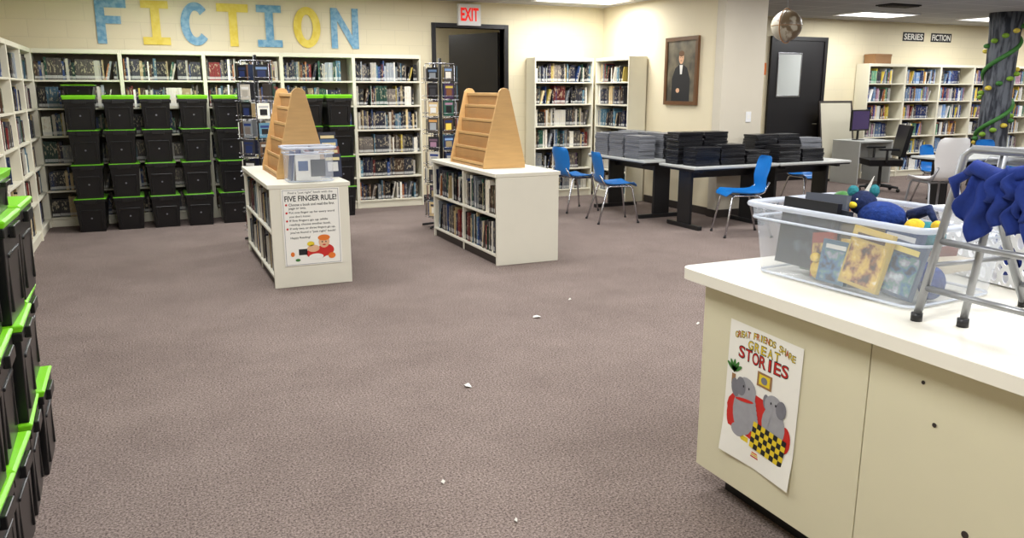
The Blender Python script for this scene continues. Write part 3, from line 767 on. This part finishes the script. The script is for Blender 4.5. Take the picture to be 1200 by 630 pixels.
tb(2.205, 1.79, 1.03, .018, .14, .18, 6, 12, 0, (70, 84, 110), PR2, (230, 210, 120))
tb(2.26, 1.86, 1.04, .02, .16, .22, 3, 12, 0, (40, 66, 110), PR3, (220, 220, 220))
tb(2.19, 2.11, 1.02, .016, .1, .16, -10, 10, 0, (150, 60, 40), PR1)
tb(2.36, 2.06, .955, .22, .42, .035, 0, 0, 8, (76, 100, 70)); tb(2.37, 1.98, .985, .2, .3, .03, 0, 0, -6, (140, 120, 90)); tb(2.4, 2.1, 1.02, .2, .28, .03, 0, 0, 14, (44, 60, 110)); tb(2.42, 1.9, 1.02, .2, .26, .04, 0, 0, 4, (190, 180, 160))
tb(2.42, 2.2, 1.09, .16, .2, .05, 8, 5, 20, (70, 70, 76)); tb(2.46, 1.95, 1.07, .16, .22, .04, 5, 5, -10, (120, 60, 50))
b.obj('binned_books')
PLB = mat('plush_blue', (20, 52, 124), .95, ns=60, na=.6, bump=.8)
PLN = mat('plush_navy', (18, 34, 76), .95, ns=60, na=.6, bump=.8)
TEAL = mat('plush_teal', (40, 120, 130), .95, ns=60, na=.4, bump=.8)
PLY = mat('plush_yellow', (222, 186, 50), .95, ns=60, na=.3, bump=.8)
b = MB()
b.sphere((2.36, 2.02, 1.16), (.07, .09, .055), PLB); b.sphere((2.35, 2.1, 1.2), (.048, .05, .045), PLN)
b.sphere((2.33, 2.13, 1.24), (.02, .02, .022), TEAL, 10, 8); b.sphere((2.38, 2.08, 1.243), (.018, .018, .024), TEAL, 10, 8)
for dx, dy in ((-.07, -.05), (-.055, .05), (.075, -.06), (.075, .06)): b.sphere((2.36+dx, 2.0+dy, 1.13), (.035, .042, .028), PLN if dy > 0 else PLB, 10, 8)
b.sphere((2.3, 2.1, 1.195), (.012, .02, .012), YEL, 8, 6)
b.sphere((2.315, 2.12, 1.215), (.006, .006, .006), WHT, 8, 6); b.sphere((2.312, 2.09, 1.215), (.006, .006, .006), WHT, 8, 6)
b.tube([(2.4, 1.94, 1.17), (2.42, 1.88, 1.2), (2.4, 1.84, 1.17)], [.022, .018, .01], PLN, 8)
b.obj('plush_toy')
b = MB(); b.sphere((2.36, 1.83, 1.12), (.06, .055, .05), TEAL); b.sphere((2.32, 1.85, 1.15), (.034, .034, .03), PLY); b.sphere((2.35, 1.79, 1.16), (.02, .02, .02), PLY, 8, 6); b.obj('plush_toy')
b = MB(); b.sphere((2.42, 2.27, 1.165), .045, ORA, 18, 12); b.sphere((2.43, 2.27, 1.19), (.037, .037, .03), GRN, 14, 10); b.obj('toy_ball')
b = MB(); b.sphere((2.29, 1.74, .985), (.05, .035, .055), PLB); b.sphere((2.24, 1.74, 1.03), (.034, .028, .034), PLB); b.sphere((2.21, 1.74, 1.025), (.012, .012, .01), YEL, 8, 6); b.obj('plush_toy')
b = MB(); b.sphere((2.18, 2.12, .965), (.022, .03, .035), PLY); b.sphere((2.165, 2.12, 1.01), (.018, .02, .018), PLY); b.obj('plush_toy')
b = MB(); b.add([(2.4, 2.15, 1.13), (2.42, 2.21, 1.15), (2.43, 2.13, 1.29)], [(0, 1, 2)], PAPER); b.obj('folded_paper', solid=.002)

b = MB()
def perf(p00, p10, p11, p01, nu, nv, m):
    P4 = [Vector(p) for p in (p00, p10, p11, p01)]
    def bl(u, v): return (P4[0]*(1-u)+P4[1]*u)*(1-v)+(P4[3]*(1-u)+P4[2]*u)*v
    K = 12
    for i in range(nu):
        for j in range(nv):
            vs = []
            for k in range(K):
                a = 2*math.pi*k/K; c, s = math.cos(a), math.sin(a); q = max(abs(c), abs(s))
                vs.append(bl((i+.5+.5*c/q)/nu, (j+.5+.5*s/q)/nv))
            for k in range(K):
                a = 2*math.pi*k/K; vs.append(bl((i+.5+.27*math.cos(a))/nu, (j+.5+.34*math.sin(a))/nv))
            b.add(vs, [(k, (k+1) % K, K+(k+1) % K, K+k) for k in range(K)], m)
def bk(hx, hy, z): return [(-hx, -hy, z), (hx, -hy, z), (hx, hy, z), (-hx, hy, z)]
lo, hi = bk(.2, .15, .0), bk(.235, .18, .2)
for i in range(4):
    j = (i+1) % 4; perf(lo[i], lo[j], hi[j], hi[i], 9 if i % 2 == 0 else 7, 3, WHT)
b.add(lo, [(3, 2, 1, 0)], WHT)
b.add(hi+bk(.245, .19, .24), [(i, (i+1) % 4, 4+(i+1) % 4, 4+i) for i in range(4)], WHT)
b.tube([(-.25, -.195, .24), (.25, -.195, .24), (.25, .195, .24), (-.25, .195, .24)], .011, WHT, 8, closed=True)
b.obj('laundry_basket', (2.86, 1.8, .925), math.radians(84), solid=.003)
b = MB()
b.tube([(2.78, 1.8, .96), (2.8, 1.86, 1.08), (2.86, 1.8, 1.14), (2.9, 1.7, 1.12)], .03, BLUEC, 8); b.sphere((2.86, 1.9, 1.02), (.08, .09, .08), WHT); b.sphere((2.82, 1.72, 1.02), (.07, .08, .07), BLUEC)
b.obj('folded_clothes')

b = MB(); r = .0125; z0 = .92+r
ya, yb = 1.61, 1.2
b.tube([(2.07, ya, z0), (2.195, ya, 1.41), (2.205, ya-.02, 1.43), (2.205, yb+.02, 1.43), (2.195, yb, 1.41), (2.07, yb, z0)], r, STEEL, 10)
b.tube([(2.52, ya-.03, z0), (2.25, ya-.03, 1.38), (2.24, ya-.05, 1.4), (2.24, yb+.05, 1.4), (2.25, yb+.03, 1.38), (2.52, yb+.03, z0)], r, STEEL, 10)
b.tube([(2.14, ya-.1, z0), (2.225, ya-.1, 1.42)], r*.9, STEEL, 10)
b.tube([(2.092, ya, 1.02), (2.092, yb, 1.02)], r*.8, STEEL, 10); b.tube([(2.13, ya, 1.16), (2.13, yb, 1.16)], r*.8, STEEL, 10)
b.tube([(2.48, ya-.03, 1.0), (2.48, yb+.03, 1.0)], r*.8, STEEL, 10)
b.tube([(2.11, ya-.006, 1.09), (2.43, ya-.03, 1.09)], r*.6, STEEL, 8); b.tube([(2.11, yb+.006, 1.09), (2.43, yb+.03, 1.09)], r*.6, STEEL, 8)
for x, y in ((2.07, ya), (2.07, yb), (2.52, ya-.03), (2.52, yb+.03), (2.14, ya-.1)): b.cyl(x, y, .9205, .945, .017, .017, BLKM, 10)
b.obj('folding_stool')
# crumpled blue smocks hanging on the stool's upper rail
b = MB()
def drape(yc, half, drop, ph, x0=2.165, ztop=1.36):
    vs = []; fs = []; n1, n2 = 18, 14
    for i in range(n1+1):
        for j in range(n2+1):
            u, v = i/n1, j/n2
            pinch = .45+.55*min(1, v*1.6)
            y = yc+(u-.5)*2*half*pinch+.01*math.sin(9*v+ph)
            x = x0-.018*math.sin(19*u+ph)*(.3+v)-.02*math.sin(3*v)-.005
            z = ztop-drop*v*(1-.25*math.sin(6*u+ph))+.012*math.sin(13*u+2*ph)
            vs.append((x, y, z))
    for i in range(n1):
        for j in range(n2): a = i*(n2+1)+j; fs.append((a, a+1, a+n2+2, a+n2+1))
    b.add(vs, fs, BLUEC, smooth=True)
drape(1.47, .1, .15, .5, 2.155, 1.37); drape(1.33, .09, .19, 2.2, 2.16, 1.365); drape(1.41, .08, .1, 4.0, 2.145, 1.385)
b.tube([(2.16, 1.58, 1.36), (2.14, 1.53, 1.385), (2.15, 1.46, 1.36), (2.14, 1.38, 1.385), (2.15, 1.28, 1.365), (2.17, 1.24, 1.35)], [.008, .022, .026, .022, .026, .012], BLUEC, 10)
b.tube([(2.155, 1.55, 1.37), (2.15, 1.6, 1.34), (2.15, 1.585, 1.29)], [.012, .018, .006], BLUEC, 8)
b.obj('blue_smock', solid=.004)

for x, y, s in [(2.45, 4.97, .03), (1.5, 3.9, .03), (-.02, 2.63, .025), (-.12, 2.67, .015), (3.4, 4.35, .013), (2.9, 5.3, .012), (1.0, 2.9, .012), (1.15, 2.5, .01)]:
    b = MB(); b.add([(-s, -s*.5, .004), (s, -s*.6, .006), (s*.8, s*.5, .003), (-s*.7, s*.6, .012), (0, 0, .02)], [(0, 1, 4), (1, 2, 4), (2, 3, 4), (3, 0, 4)], PAPER); b.obj('paper_scrap', (x, y, .001), x)

w = bpy.data.worlds.new('world'); sc.world = w; w.use_nodes = True
w.node_tree.nodes['Background'].inputs[0].default_value = (.8, .85, .9, 1); w.node_tree.nodes['Background'].inputs[1].default_value = .3
cam = bpy.data.cameras.new('camera'); co = bpy.data.objects.new('camera', cam); col_root.objects.link(co)
co.location = (0, 0, 1.6); co.rotation_euler = (math.radians(90-12.63), 0, -math.radians(24.4))
cam.sensor_width = 36; cam.lens = 937/1200*36; cam.clip_start = .05
sc.camera = co
